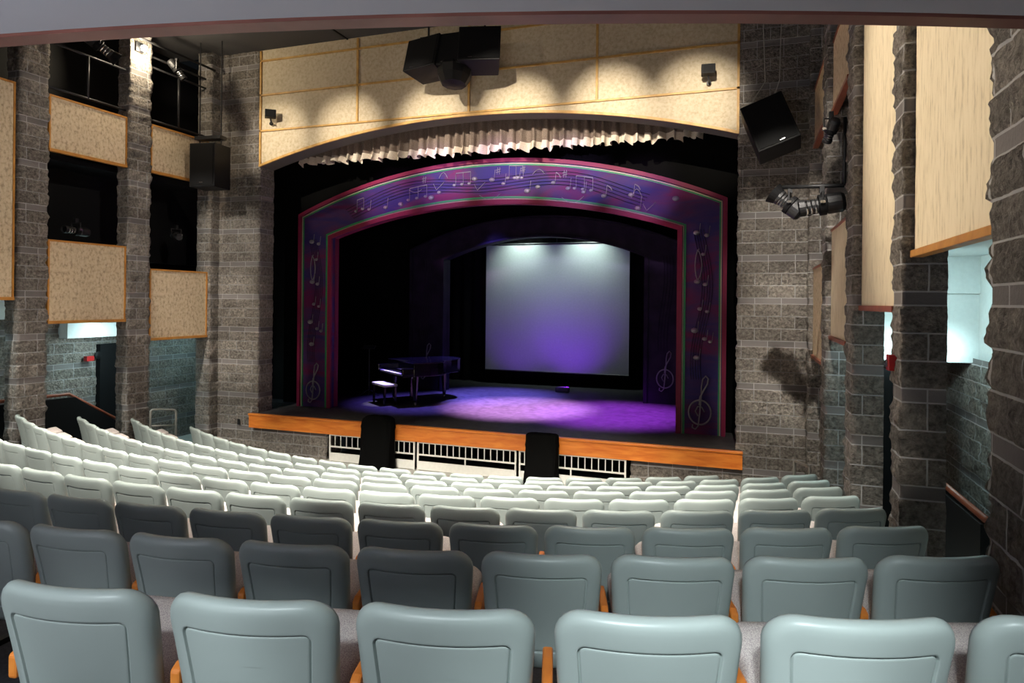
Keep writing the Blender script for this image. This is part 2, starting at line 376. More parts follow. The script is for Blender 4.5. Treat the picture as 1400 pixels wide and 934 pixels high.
# ------------------------------------------------------------------ stone
def stone_face(name, pts, z0, z1, ds=.04, s0=0, flip=False, rough=1.):
    """split faced block wall along the plan polyline pts; outward is to the right of the walking direction"""
    P = []; S = 0
    for i in range(len(pts)-1):
        a, b = Vector(pts[i]), Vector(pts[i+1]); L = (b-a).length; m = max(1, round(L/ds))
        d = (b-a)/L; nn = Vector((d.y, -d.x))
        for q in range(m if i < len(pts)-2 else m+1):
            nrm = nn
            if q == 0 and i > 0:
                pd = (a - Vector(pts[i-1])).normalized(); nrm = (nn + Vector((pd.y, -pd.x)))
            P.append((a + d*(L*q/m), nrm, S + L*q/m))
        S += L
    nz = max(2, round((z1-z0)/ds))
    vs = []; uvs = []
    for iz in range(nz+1):
        z = z0 + (z1-z0)*iz/nz
        zz = (z-.45) % .7
        for p, nrm, s in P:
            s_ = s + s0
            if zz < .1: f = .0
            else:
                q = (zz-.1)/.2; fr = q % 1; c = math.floor(q) + 3*math.floor((z-.45)/.7)
                fs = ((s_/.406) + .5*(c % 2)) % 1
                e = min(fr, 1-fr)*.2; e2 = min(fs, 1-fs)*.406
                k = min(1, e/.018, e2/.018)
                t = noise.fractal(Vector((p.x*7.5+c*7, p.y*7.5, z*8.5)), .75, 2.1, 5)
                t2 = noise.noise(Vector((math.floor(s_/.406+.5*(c%2))*3.3, c*5.1, 1)))
                f = k*(.012 + .024*t + .007*t2)*rough
            v = p + nrm*max(-.012, f)
            vs.append((v.x, v.y, z)); uvs.append((s_, z))
    w_ = len(P)
    fs_ = [(iz*w_+i, iz*w_+i+1, (iz+1)*w_+i+1, (iz+1)*w_+i) for iz in range(nz) for i in range(w_-1)]
    me = bpy.data.meshes.new(name); me.from_pydata(vs, [], fs_); me.materials.append(M['stone'])
    uvl = me.uv_layers.new(name='wall')
    li = [0]*len(me.loops); me.loops.foreach_get('vertex_index', li)
    uvl.data.foreach_set('uv', [c for i in li for c in uvs[i]])
    me.polygons.foreach_set('use_smooth', [True]*len(me.polygons)); me.update()
    o = bpy.data.objects.new(name, me); C.objects.link(o); o['kind'] = 'structure'
    return o
HW = {0: 6.06, 1: 5.985, 2: 5.94, 3: 5.89}
def pier(side, name, y0, y1, hw, ztop=8.52, zb=0, depth=.28, ds=.042):
    # inner face at XC +- hw; rear face looks to the back of the house
    xi = XC + side*hw; xo = XC + side*(hw+depth)
    if side > 0: pts = [(xo, y0), (xi, y0), (xi, y1), (xo, y1)][::-1]
    else: pts = [(xo, y0), (xi, y0), (xi, y1), (xo, y1)]
    # outward must be to the right of travel
    stone_face(name, pts, zb, ztop, ds, s0=y0*1.3+side)
for side, nm in ((1, 'wall_right_pier'), (-1, 'wall_left_pier')):
    pier(side, nm, 5.53, 5.83, 6.02, ds=.026)
    pier(side, nm, 7.50, 7.95, 5.965)
    pier(side, nm, 9.475, 9.93, 5.92)
    # pier in the corner beside the stage
    xi = XC + side*5.88
    pts = [(xi+side*.35, 11.44), (xi, 11.44), (xi, 11.7)]
    stone_face(nm, pts[::-1] if side > 0 else pts, 0, 8.52, .042, s0=.2)
    pier(side, nm, 2.75 if side > 0 else 3.35, 3.79, 6.06, ds=.024 if side > 0 else .045)
# stone beside the proscenium, with the return into the opening
stone_face('wall_stage_left_stone', [(XC-5.88, 11.7), (XC-4.82, 11.7), (XC-4.82, 12.15)], 0, 8.52, .045, s0=.1)
stone_face('wall_stage_right_stone', [(XC+4.82, 12.15), (XC+4.82, 11.7), (XC+5.88, 11.7)], 0, 8.52, .045, s0=.3)
# low stone wall under the apron, either side of the railings
stone_face('wall_stage_apron_left', [(XC-4.9, 11.68), (-8.03, 11.68), (-8.03, 12.2)], 0, .56, .045, s0=.4)
stone_face('wall_stage_apron_right', [(-1.85, 12.2), (-1.85, 11.68), (XC+4.9, 11.68)], 0, .56, .045, s0=.2)
# outer walls of the side aisles
stone_face('wall_left', [(-12.5, 5.0), (-12.5, 13.4), (-10.8, 13.4)], -.1, 3.6, .05, s0=.0, rough=1.4)
stone_face('wall_right', [(.95, 13.4), (2.6, 13.4), (2.6, 3.0)], -.1, 2.62, .05, s0=.2, rough=1.4)
mb = MB(); mb.box(-12.75, -12.62, -4, 13.5, 0, 8.5); mb.box(-12.62, XC-4.8, 13.45, 13.6, 0, 8.5); struct('wall_left_backing', mb, M['black'])
mb = MB(); mb.box(2.66, 2.8, -4, 13.5, 0, 8.5); struct('wall_right_backing', mb, M['plaster'])
mb = MB(); mb.box(XC+4.9, 2.7, 13.45, 13.6, 0, 8.5); struct('wall_right_end', mb, M['black'])
# rear part of the side walls, beside and behind the last rows
for side, nm in ((1,'wall_right_rear'), (-1,'wall_left_rear')):
    mb = MB(); x = XC + side*6.2; mb.box(min(x, x+side*.1), max(x, x+side*.1), -4.3, 2.8, 0, 8.5); struct(nm, mb, M['rearwall'])
# aisle ceilings (floors of the side galleries)
for side, nm in ((1,'ceiling_aisle_right'), (-1,'ceiling_aisle_left')):
    mb = MB()
    a, b = sorted((XC+side*6.36, XC+side*7.7))
    if side < 0:
        mb.box(a, b, 9.3, 13.5, 2.78, 2.95); mb.box(a, b, 7.3, 9.3, 3.30, 3.45); mb.box(a, b, 7.2, 7.32, 3.30, 3.9); mb.box(a, b, 3.0, 7.3, 3.80, 3.95)
        mb.box(a, b, 9.28, 9.32, 2.95, 3.32)
    else:
        mb.box(a, b, 9.6, 13.5, 2.78, 2.95); mb.box(a, b, 2.6, 9.5, 3.85, 3.95)
    struct(nm, mb, M['plaster'] if side > 0 else M['plaster'])
# white light cove along the outer walls
mb = MB(); mb.box(-12.5, -12.25, 9.35, 11.2, 2.46, 2.77); struct('trim_cove_left', mb, M['plaster'])
mb = MB(); mb.box(-12.5, -12.25, 6.0, 8.55, 2.85, 3.25); struct('trim_cove_left_rear', mb, M['plaster'])
mb = MB(); mb.box(1.3, 2.66, 9.5, 9.6, 2.56, 3.9); struct('wall_right_bulkhead', mb, M['plaster'])
mb = MB(); mb.box(1.3, 2.66, 9.46, 9.5, 3.40, 3.9); struct('trim_bulkhead_step', mb, M['plaster'])
# dark doorways in the outer walls
mb = MB(); mb.box(-12.52, -12.38, 10.15, 11.1, .0, 2.3); d = struct('door_1', mb, M['black'])
mb = MB(); mb.box(1.35, 2.3, 9.52, 9.58, 0, 2.45); d = struct('door_2', mb, M['black'])

# ------------------------------------------------------------------ stage house
mb = MB(); mb.box(-12.5, 2.6, 13.6, 13.7, 0, .0); 
mb = MB()
mb.box(XC-4.9, XC+4.9, 11.64, 13.0, .72, .843); mb.box(-12.3, 2.4, 13.0, 20., .72, .843)
struct('floor_stage', mb, M['stagefloor'])
mb = MB(); mb.box(-12.4, -12.3, 13.7, 20, 0, 8.5); struct('wall_stage_left', mb, M['black'])
mb = MB(); mb.box(2.4, 2.5, 13.7, 20, 0, 8.5); struct('wall_stage_right', mb, M['black'])
mb = MB(); mb.box(-12.4, 2.5, 20, 20.1, 0, 8.5); struct('wall_stage_back', mb, M['black'])
mb = MB(); mb.box(-12.4, 2.5, 12.2, 20.1, 8.4, 8.5); struct('ceiling_stage', mb, M['black'])
# void under the stage
mb = MB(); mb.box(-8.1, -1.8, 12.6, 12.7, -.1, .72); struct('wall_pit_back', mb, M['black'])
mb = MB(); mb.box(-8.05, -1.83, 11.75, 12.65, -.05, .03); struct('floor_pit', mb, M['black'])

def header_z(x, Zc=6.06, sag=.69, half=4.82):
    R = (half*half+sag*sag)/(2*sag)
    return Zc + math.sqrt(max(0, R*R-(x-XC)**2)) - (R-sag)
N_ = 48
hx = [XC-4.82+9.64*i/N_ for i in range(N_+1)]
mb = MB(); n = N_+1
fr = [(x, 11.70, header_z(x)) for x in hx]; ft = [(x, 11.70, 8.52) for x in hx]
br = [(x, 12.15, header_z(x)) for x in hx]; bt = [(x, 12.15, 8.52) for x in hx]
mb.add(fr+ft, [(i, i+1, n+i+1, n+i) for i in range(n-1)])
hd = struct('wall_stage_header', mb, M['header'])
mb = MB(); mb.add(fr+br+bt, [f for i in range(n-1) for f in ((i, n+i, n+i+1, i+1), (n+i, 2*n+i, 2*n+i+1, n+i+1))])
mb.v = [(x, y+(.001 if y < 12 else 0), z) for x, y, z in mb.v]
o = obj('soffit', mb, M['archsoffit'], hd)
def trim_bar(x0, x1, z0, z1):
    m = MB(); m.box(x0, x1, 11.668, 11.70, z0, z1); return m
for z in (6.81, 7.566, 8.29):
    obj('horizontal_trim', trim_bar(XC-4.82, XC+4.82, z-.017, z+.017), M['headtrim'], hd)
for x in (XC-2.44, XC-.02, XC+2.43):
    obj('vertical_trim', trim_bar(x-.02, x+.02, 6.827, 8.50), M['headtrim'], hd)
for x in (XC-4.80, XC+4.80):
    obj('edge_trim', trim_bar(x-.02, x+.02, 6.08, 8.5), M['headtrim'], hd)
m = MB()
q = [(x, z) for x in hx for z in ()]
top = [(x, header_z(x)+.035) for x in hx]; bot = [(x, header_z(x)-.012) for x in hx]
vs = [(x, 11.66, z) for x, z in bot] + [(x, 11.66, z) for x, z in top] + [(x, 11.705, z) for x, z in bot] + [(x, 11.705, z) for x, z in top]
m.add(vs, [f for i in range(n-1) for f in ((i, i+1, n+i+1, n+i), (2*n+i, 2*n+i+1, i+1, i), (n+i, n+i+1, 3*n+i+1, 3*n+i))])
obj('arch_trim', m, M['headtrim'], hd)

# fascia of the apron
m = MB()
prof = [(11.56,.60),(11.56,.79),(11.545,.80),(11.545,.835),(11.56,.85),(11.66,.85),(11.66,.60)]
fas = thing('stage_fascia', 'long orange-brown wooden board along the front edge of the stage', 'fascia board', (XC, 11.6, .6))
m.box(-4.92, 4.92, -.045, .03, -.055, .20); obj('board', m, M['fascia'], fas, bevel=.004)
m = MB(); m.box(-4.925, 4.925, -.065, .03, .20, .243); obj('nosing', m, M['fascia'], fas, bevel=.008)

# ------------------------------------------------------------------ portals
def ring_pts(half, zc, sag, dz=0, nseg=40, zb=.843):
    """outline from left foot over the arch to right foot"""
    R = (half*half+sag*sag)/(2*sag)
    pts = [(-half, zb)]
    for i in range(nseg+1):
        x = -half + 2*half*i/nseg
        pts.append((x, zc + math.sqrt(R*R-x*x) - (R-sag)))
    pts.append((half, zb)); return pts
def band(mb, a, b, y0, y1, xc=XC):
    n = len(a)
    vs = [(xc+x, y0, z) for x, z in a] + [(xc+x, y0, z) for x, z in b] + [(xc+x, y1, z) for x, z in a] + [(xc+x, y1, z) for x, z in b]
    f = []
    for i in range(n-1):
        f += [(i, n+i, n+i+1, i+1), (2*n+i, 2*n+i+1, 3*n+i+1, 3*n+i), (i, i+1, 2*n+i+1, 2*n+i), (n+i, 3*n+i, 3*n+i+1, n+i+1)]
    f += [(0, 2*n, 3*n, n), (n-1, 2*n-1, 4*n-1, 3*n-1)]
    mb.add(vs, f)
def lerp_ring(a, b, t): return [(p[0]+(q[0]-p[0])*t, p[1]+(q[1]-p[1])*t) for p, q in zip(a, b)]
def portal(name, label, half_o, zc_o, sag_o, half_i, zc_i, sag_i, y, depth, paint, yl, details):
    p = thing(name, label, 'stage portal', (0, 0, 0))
    A = ring_pts(half_o, zc_o, sag_o); B = ring_pts(half_i, zc_i, sag_i)
    mb = MB(); band(mb, A, B, y, y+depth); obj('arch_flat', mb, paint, p)
    w_ = half_o - half_i
    def strip(nm, t0, t1, dy, mat):
        mb = MB(); band(mb, lerp_ring(A, B, t0), lerp_ring(A, B, t1), y-dy, y+.01); obj(nm, mb, mat, p)
    pk, cr = (M['pink'], M['cream']) if details else (M['portaldark'], M['line'])
    strip('outer_moulding', -.03/w_*1.0, .045/w_, .045, pk)
    strip('outer_cream_line', .06/w_, .078/w_, .02, cr)
    if details: strip('outer_green_line', .082/w_, .105/w_, .015, M['green'])
    strip('inner_moulding', 1-.06/w_, 1+.03/w_, .05, pk)
    strip('inner_cream_line', 1-.085/w_, 1-.07/w_, .02, cr)
    if details: strip('inner_green_line', 1-.125/w_, 1-.092/w_, .02, M['green'])
    # inner return of the arch
    mb = MB(); C2 = [(x*.999, z) for x, z in B]
    band(mb, lerp_ring(A, B, .97), B, y+depth*.9, y+depth+.14); obj('inner_return', mb, M['pink'] if details else M['portaldark'], p)
    return p, A, B, w_
por, PA, PB, PW = portal('painted_stage_portal', 'large purple arched portal with raised music notes, pink, cream and green borders',
    4.59, 5.15, .97, 3.77, 4.63, .62, 12.79, .16, M['portal'], 0, True)
YP = 12.79
def on_portal(u, t):
    """u 0..1 along the arch top from left corner to right corner, t 0 outer to 1 inner"""
    i = 1 + u*40; i0 = min(40, int(i)); fr = i - i0
    P = lerp_ring(PA, PB, t); a, b = P[i0], P[i0+1]
    return XC + a[0]+(b[0]-a[0])*fr, a[1]+(b[1]-a[1])*fr
def note_head(mb, x, z, r, y=YP):
    prof = [(r, 0), (r*.95, r*.35), (r*.75, r*.65), (r*.4, r*.85), (.002, r*.92)]
    Mx = Matrix.Translation((x, y, z)) @ Matrix.Rotation(PI/2, 4, 'X') @ Matrix.Diagonal((1.15, .85, 1, 1)).to_4x4()
    mb.lathe(prof, Mx, 14)
def music_note(x, z, r=.042, stem=.22, d=1, flag=0, tilt=.02):
    r *= 1.15; mb = MB(); note_head(mb, x, z, r)
    if stem:
        mb.tube([(x+r*.95, YP-.012, z), (x+r*.95+tilt, YP-.012, z+stem*d)], .005, 5)
    if flag:
        mb.tube([(x+r*.95+tilt, YP-.012, z+stem*d), (x+r*1.6+tilt+.04, YP-.014, z+stem*d-.05*d), (x+r*2+tilt+.05, YP-.012, z+stem*d-.11*d)], .010, 5)
    obj('music_note', mb, M['note'], por, smooth=False)
def beamed(xs_, zs_, r=.034, stem=.24):
    mb = MB(); tops = []
    for x, z in zip(xs_, zs_):
        note_head(mb, x, z, r); tops.append((x+r, YP-.012, z+stem)); mb.tube([(x+r, YP-.012, z), tops[-1]], .005, 5)
    mb.tube(tops, .010, 5); obj('beamed_notes', mb, M['note'], por)
# staves: wavy lines along the arch
for li in range(5):
    mb = MB(); pts = []
    for i in range(61):
        u = .10 + .78*i/60
        t = .33 + li*.075 + .10*math.sin(u*15+.6) 
        x, z = on_portal(u, t); pts.append((x, YP-.008, z))
    mb.tube(pts, .006, 5); obj('stave_line', mb, M['line'], por)
for u, t, r, kind in ((.20,.70,.04,1),(.245,.72,.045,0),(.155,.62,.03,1),(.335,.72,.05,0),(.36,.62,.035,0),
    (.505,.45,.045,1),(.535,.55,.035,1),(.60,.72,.05,1),(.625,.62,.04,0),(.70,.60,.038,1),(.74,.64,.035,1),(.79,.66,.04,2),
    (.845,.52,.045,2),(.88,.78,.045,1),(.93,.35,.05,0),(.46,.40,.045,0),(.57,.42,.04,1),(.66,.5,.035,2)):
    x, z = on_portal(u, t); music_note(x, z, r, .2 if kind else 0, 1, kind == 2)
for us, t in (((.27,.295,.32),.66),((.405,.425,.445),.50),((.545,.562,.58),.42),((.715,.735,.755),.58),((.12,.14),.55)):
    P = [on_portal(u, t) for u in us]; beamed([p[0] for p in P], [p[1] for p in P])
def curve_part(nm, pts, r, mat='note'):
    mb = MB(); mb.tube([(x, YP-.014, z) for x, z in pts], r, 6); obj(nm, mb, M[mat], por, smooth=True)
for u, t, w_, h_ in ((.30,.45,.3,-.06),(.50,.8,.45,-.10),(.72,.78,.45,-.12),(.38,.3,.2,.12),(.62,.33,.25,.1),(.86,.55,.2,.16)):
    x, z = on_portal(u, t)
    curve_part('slur', [(x-w_/2+w_*i/8, z + h_*math.sin(PI*i/8)) for i in range(9)], .007)
for u, t in ((.33,.25),(.52,.25),(.68,.28),(.58,.22)):          # sharps
    x, z = on_portal(u, t); mb = MB()
    for dx in (-.02, .025): mb.tube([(x+dx, YP-.012, z-.07), (x+dx+.012, YP-.012, z+.07)], .006, 5)
    for dz in (-.02, .025): mb.tube([(x-.045, YP-.014, z+dz-.01), (x+.055, YP-.014, z+dz+.01)], .007, 5)
    obj('sharp_sign', mb, M['note'], por)
for u, t in ((.36,.5),(.90,.72),(.47,.62)):
    x, z = on_portal(u, t); curve_part('check_mark', [(x-.1, z+.08), (x-.03, z-.05), (x+.14, z+.1)], .008)
def clef(cx, cz, s, parent, y, mat):
    mb = MB()
    pts = [(cx+s*(.30*math.cos(a)), y-.02, cz+s*.34*math.sin(a)) for a in [PI*2*i/26 for i in range(26)]]
    mb.tube(pts, .014*s+.006, 6, closed=True)
    pts = [(-.02,.20),(.0,.42),(.10,.62),(.20,.80),(.22,.94),(.15,1.02),(.07,.92),(.04,.72),(.03,.4),(.0,.0),(-.04,-.38),(-.12,-.47),(-.2,-.43),(-.19,-.34)]
    mb.tube([(cx+s*a, y-.025, cz+s*b) for a, b in pts], .012*s+.006, 6)
    pts = [(-.05,-.1),(-.12,.03),(-.06,.16),(.05,.15),(.12,.02)]
    mb.tube([(cx+s*a, y-.02, cz+s*b) for a, b in pts], .010*s+.005, 6)
    obj('treble_clef', mb, mat, parent, smooth=True)
clef(XC+4.17, 1.25, .66, por, YP, M['note']); clef(XC-4.2, 1.22, .6, por, YP, M['note'])
for side in (-1, 1):
    xm = XC + side*4.18
    for li in range(5):
        pts = []
        for i in range(30):
            z = 1.85 + i*.095
            pts.append((xm + (li-2)*.045*side + .10*math.sin(z*2.2), YP-.008, z))
        mb = MB(); mb.tube(pts, .0055, 5); obj('stave_line', mb, M['line'], por)
    for z, dx, r in ((4.55,-.1,.045),(4.5,.08,.035),(4.15,.02,.03),(3.65,-.08,.045),(3.6,.06,.035),(3.15,-.03,.035),(3.1,.1,.03),(2.75,-.12,.05),(2.6,.06,.035),(2.55,.16,.03),(2.25,-.08,.045)):
        music_note(xm+dx, z, r, .17, 1, 0)
    curve_part('slur', [(xm-.02+.10*math.cos(a), 3.95+.32*math.sin(a)) for a in [PI*.6+PI*.8*i/8 for i in range(9)]], .010)
    curve_part('slur', [(xm-.12+.12*math.cos(a), 3.95+.30*math.sin(a)) for a in [-PI*.4+PI*.8*i/8 for i in range(9)]], .010)
for dx in (-.33, .33): pass
por2, QA, QB, QW = portal('inner_stage_portal', 'dark second portal further upstage framing the pale backdrop', 
    3.62, 4.62, .80, 2.67, 4.36, .55, 16.3, .3, M['portaldark'], 0, False)
for side in (-1, 1):
    clef(XC+side*3.15, 1.45, .65, por2, 16.3, M['note'])
    for li in range(4):
        mb = MB(); mb.tube([(XC+side*3.15+(li-1.5)*.07+.07*math.sin(z_*2), 16.29, z_) for z_ in [2.1+.12*i for i in range(20)]], .007, 5); obj('stave_line', mb, M['line'], por2)

# black masking behind the portals
def mask(name, label, half_i, zc, sag, y, half_o, ztop):
    mb = MB(); B = ring_pts(half_i, zc, sag)
    A = [(-half_o, .843)] + [(-half_o + 2*half_o*i/40, ztop) for i in range(41)] + [(half_o, .843)]
    n = len(A)
    vs = []
    for dy in (0, .04):
        for r in (A, B):
            for i, (x, z) in enumerate(r): vs.append((XC+x, y+dy+.0*i, z))
    f = [(i, n+i, n+i+1, i+1) for i in range(n-1)] + [(2*n+i, 2*n+i+1, 3*n+i+1, 3*n+i) for i in range(n-1)] + [(n+i, 3*n+i, 3*n+i+1, n+i+1) for i in range(n-1)]
    mb.add(vs, f); o = obj(name, mb, M['velour']); tag(o, label, 'stage curtain'); return o
mask('masking_curtain', 'black masking drape filling the gap between stone opening and painted portal', 4.45, 5.05, .95, 13.16, 5.3, 8.3)
mask('masking_curtain', 'black masking drape deep on stage around the dark inner portal', 3.4, 4.6, .75, 16.63, 7.0, 8.3)

# cyclorama
mb = MB(); xs_ = [-7.25 + 4.23*i/40 for i in range(41)]
P = [[(x, 18.5+.004*math.sin(x*9)+dy, z) for x in xs_] for dy, z in ((0, 1.25), (0, 4.89))]
mb.grid(P); cyc = thing('backdrop', 'pale backdrop cloth at the rear of the stage lit white above and violet below', 'backdrop', (0,0,0))
obj('cloth', mb, M['cyc'], cyc, smooth=False)
for x in (-6.9, -5.1, -3.4):
    mb = MB(); mb.tube([(x, 18.5, 4.9), (x, 18.5, 8.4)], .006, 5); obj('hanging_line', mb, M['metal'], cyc)
mb = MB(); mb.tube([(-7.3, 18.5, 4.92), (-2.97, 18.5, 4.92)], .03, 8); obj('batten', mb, M['metal'], cyc)
mb = MB(); mb.tube([(-7.25, 18.5, 1.24), (-3.02, 18.5, 1.24)], .015, 6); obj('bottom_weight', mb, M['metal'], cyc)
# black drape below and behind the cloth
mb = MB(); P = []
for z in (.86, 7.8): P.append([(-11.5+i*.05, 18.9+.05*math.sin(i*.9), z) for i in range(265)])
mb.grid(P); o = obj('rear_black_curtain', mb, M['velour'], smooth=True); tag(o, 'full-width black curtain hanging behind the backdrop cloth', 'stage curtain')
# small floor light in front of the cloth
fl = thing('floor_lamp_unit', 'small dark lamp on the stage floor below the backdrop', 'stage light', (-4.6, 17.4, .843))
mb = MB(); mb.box(-.18,.18,-.08,.08,0,.12); obj('housing', mb, M['metal'], fl, bevel=.01)
mb = MB(); mb.box(-.15,.15,.05,.09,.1,.14); obj('lens', mb, M['chrome'], fl)

# valance
def valance():
    v = thing('valance_curtain', 'pleated taupe valance with scalloped hem coloured as if lit, hanging under the wooden arch', 'valance', (0,0,0))
    n = 640; x0, x1 = -9.25, -.72
    rows = [6.95, 6.8, 6.6, 6.45, 6.33]; rows2 = [6.335, 6.28, 6.23, 6.185]
    def pt(i, z, t):
        x = x0+(x1-x0)*i/n
        a = x*31 + 1.3*math.sin(x*2.3) + .6*math.sin(x*7.1)
        y = 12.34 + (.035+.05*t)*math.sin(a) + .02*math.sin(a*2.3+1)
        return (x + .015*t*math.sin(a*1.7), y, z)
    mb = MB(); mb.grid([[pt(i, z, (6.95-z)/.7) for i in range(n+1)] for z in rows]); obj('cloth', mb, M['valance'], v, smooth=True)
    mb = MB(); P = []
    for q, z in enumerate(rows2):
        row = []
        for i in range(n+1):
            x = x0+(x1-x0)*i/n; a = x*31 + 1.3*math.sin(x*2.3) + .6*math.sin(x*7.1)
            x_, y_, _ = pt(i, z, 1+q*.25)
            zz = z - (q/3)*(.022*math.sin(a*.5+1)+.02*math.sin(a*1.9)+.02*noise.noise(Vector((x*6,0,0))))
            row.append((x_, y_-.012*q, zz))
        P.append(row)
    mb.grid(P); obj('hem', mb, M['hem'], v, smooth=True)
valance()

# ------------------------------------------------------------------ pit railings under the apron
def rail_panel(x0, x1, label, mid=None):
    r = thing('pit_railing', label, 'railing', (x0, 11.60, .05), 0, 'white railings along the orchestra pit')
    L = x1-x0
    mb = MB(); mb.box(0, L, -.012, .012, .468, .492); obj('top_rail', mb, M['white'], r)
    mb = MB(); mb.box(0, L, -.012, .012, .235, .262); obj('middle_rail', mb, M['white'], r)
    mb = MB(); mb.box(0, L, -.012, .012, -.04, .125); obj('kick_board', mb, M['white'], r)
    for x in (0, L-.03):
        mb = MB(); mb.box(x, x+.03, -.015, .015, -.05, .492); obj('post', mb, M['white'], r)
    if mid:
        mb = MB(); mb.box(mid-x0-.012, mid-x0+.012, -.012, .012, .12, .24); obj('short_post', mb, M['white'], r)
    nb = max(2, round(L/.125))
    for i in range(1, nb):
        mb = MB(); x = L*i/nb; mb.box(x-.008, x+.008, -.008, .008, .262, .468); obj('baluster', mb, M['white'], r)
rail_panel(-7.90, -6.98, 'white slatted pit railing left of the left black-draped stand')
rail_panel(-6.45, -5.98, 'short white slatted pit railing just right of the left black-draped stand')
rail_panel(-5.93, -3.92, 'long white slatted pit railing between the two black-draped stands', -4.93)
rail_panel(-3.87, -3.55, 'narrow white slatted pit railing just left of the right black-draped stand')
rail_panel(-3.25, -1.92, 'white slatted pit railing right of the right black-draped stand', -2.9)

def drape(x0, x1, z1, label, rounded):
    mb = MB(); n = 26; P = []
    y0, y1 = 11.36, (11.62 if not rounded else 11.62)
    def sec(t, top):   # closed loop around a soft box
        pts = []
        w_, d_ = (x1-x0)/2*top, (y1-y0)/2*top
        for i in range(40):
            a = 2*PI*i/40
            c, s = math.cos(a), math.sin(a)
            x = (x0+x1)/2 + w_*math.copysign(abs(c)**.45, c); y = (y0+y1)/2 - .06*(1-t) + (d_+.05*(1-t))*math.copysign(abs(s)**.45, s)
            x += .012*(1-t*.6)*math.sin(a*9+t*3); y += .012*math.sin(a*11+t*5)
            pts.append((x, min(y, 11.53) if t*z1 < .9 else y, .02 + (z1-.02)*t))
        return pts
    levels = [(0,1.03),(.15,1.0),(.35,.98),(.6,1.),(.72,.99),(.78,1.03),(.86,1.0)] + ([(.93,.93),(.97,.78),(.993,.5),(1.,.15)] if rounded else [(.97,1.0),(.99,.97),(1.,.85),(1.0,.2)])
    for t, top in levels:
        s_ = sec(t, top); P.append(s_ + [s_[0]])
    mb.grid(P); mb.add(P[-1][:-1], [tuple(range(40))])
    o = obj('draped_stand', mb, M['velour'], smooth=True); tag(o, label, 'draped stand')
drape(-7.05, -6.37, 1.02, 'round-topped black-draped stand at the left against the stage edge', True)
drape(-3.69, -3.10, .90, 'flat-topped black-draped stand at the right against the stage edge', False)

# ------------------------------------------------------------------ acoustic panels on the side walls
def wall_panel(side, y0, y1, z0, z1, hw, label, group, mat, trim, thick=.05):
    xi = XC + side*hw
    p = thing('acoustic_panel', label, 'acoustic panel', (xi, (y0+y1)/2, z0), 0, group)
    L = y1-y0-.03; H = z1-z0; s = side
    def bx(xa, xb, ya, yb, za, zb):
        m = MB(); a, b = sorted((xa*s, xb*s)); m.box(a, b, ya, yb, za, zb); return m
    obj('fabric_face', bx(.008, .012+thick, -L/2+(.03 if side < 0 else 0), L/2-(.03 if side < 0 else 0), .03, H-.03), mat, p)
    obj('bottom_trim', bx(-.02, .012+thick, -L/2, L/2, -.015, .035), trim, p, bevel=.004)
    obj('top_trim', bx(-.005, .012+thick, -L/2, L/2, H-.03, H), trim, p)
    if side < 0:
        for ya, yb in ((-L/2, -L/2+.03), (L/2-.03, L/2)): obj('side_trim', bx(-.005, .012+thick, ya, yb, .035, H-.03), trim, p)
    return p
GL, GR = 'tan panels along the left wall', 'tan panels along the right wall'
wall_panel(-1, 9.94, 11.44, 2.44, 3.82, 5.93, 'square tan panel low on left wall nearest the stage', GL, M['panel'], M['paneltrim'])
wall_panel(-1, 7.96, 9.475, 2.82, 4.21, 5.97, 'square tan panel low on left wall between two stone piers', GL, M['panel'], M['paneltrim'])
wall_panel(-1, 7.96, 9.475, 5.69, 6.62, 5.97, 'wide tan panel high on left wall above another panel', GL, M['panel'], M['paneltrim'])
wall_panel(-1, 9.94, 11.44, 5.69, 6.62, 5.93, 'shadowed tan panel high on left wall partly behind hanging speaker', GL, M['panel'], M['paneltrim'])
wall_panel(-1, 5.85, 7.49, 3.21, 6.66, 6.03, 'tall tan panel at the left edge of the view', GL, M['panel'], M['paneltrim'])
wall_panel(1, 9.94, 11.44, 2.44, 3.82, 5.93, 'narrow-looking tan panel low on right wall nearest the stage', GR, M['panel'], M['redtrim'])
wall_panel(1, 7.96, 9.475, 2.82, 4.21, 5.97, 'tan panel low on right wall below the two stage lights', GR, M['panelr'], M['redtrim'])
wall_panel(1, 9.94, 11.44, 5.69, 6.62, 5.93, 'shadowed brown panel high on right wall nearest the stage', GR, M['panel'], M['redtrim'])
wall_panel(1, 7.96, 9.475, 5.69, 6.62, 5.97, 'golden tan panel high on right wall above the stage lights', GR, M['panel'], M['redtrim'])
wall_panel(1, 5.85, 7.49, 3.21, 6.66, 6.03, 'tall streaked tan panel on right wall behind the red alarm', GR, M['panelr'], M['redtrim'])
wall_panel(1, 3.80, 5.52, 3.61, 7.3, 6.08, 'largest streaked tan panel on right wall nearest the camera', GR, M['panelr'], M['paneltrim'])

# dark galleries behind the upper openings
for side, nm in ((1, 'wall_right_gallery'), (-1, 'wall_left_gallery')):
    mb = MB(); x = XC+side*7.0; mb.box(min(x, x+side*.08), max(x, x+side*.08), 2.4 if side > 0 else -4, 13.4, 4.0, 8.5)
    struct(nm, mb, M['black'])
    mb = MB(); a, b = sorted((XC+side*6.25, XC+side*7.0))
    mb.box(a, b, 3.0, 11.44, 5.6, 5.68); struct('floor_gallery_right' if side > 0 else 'floor_gallery_left', mb, M['black'])
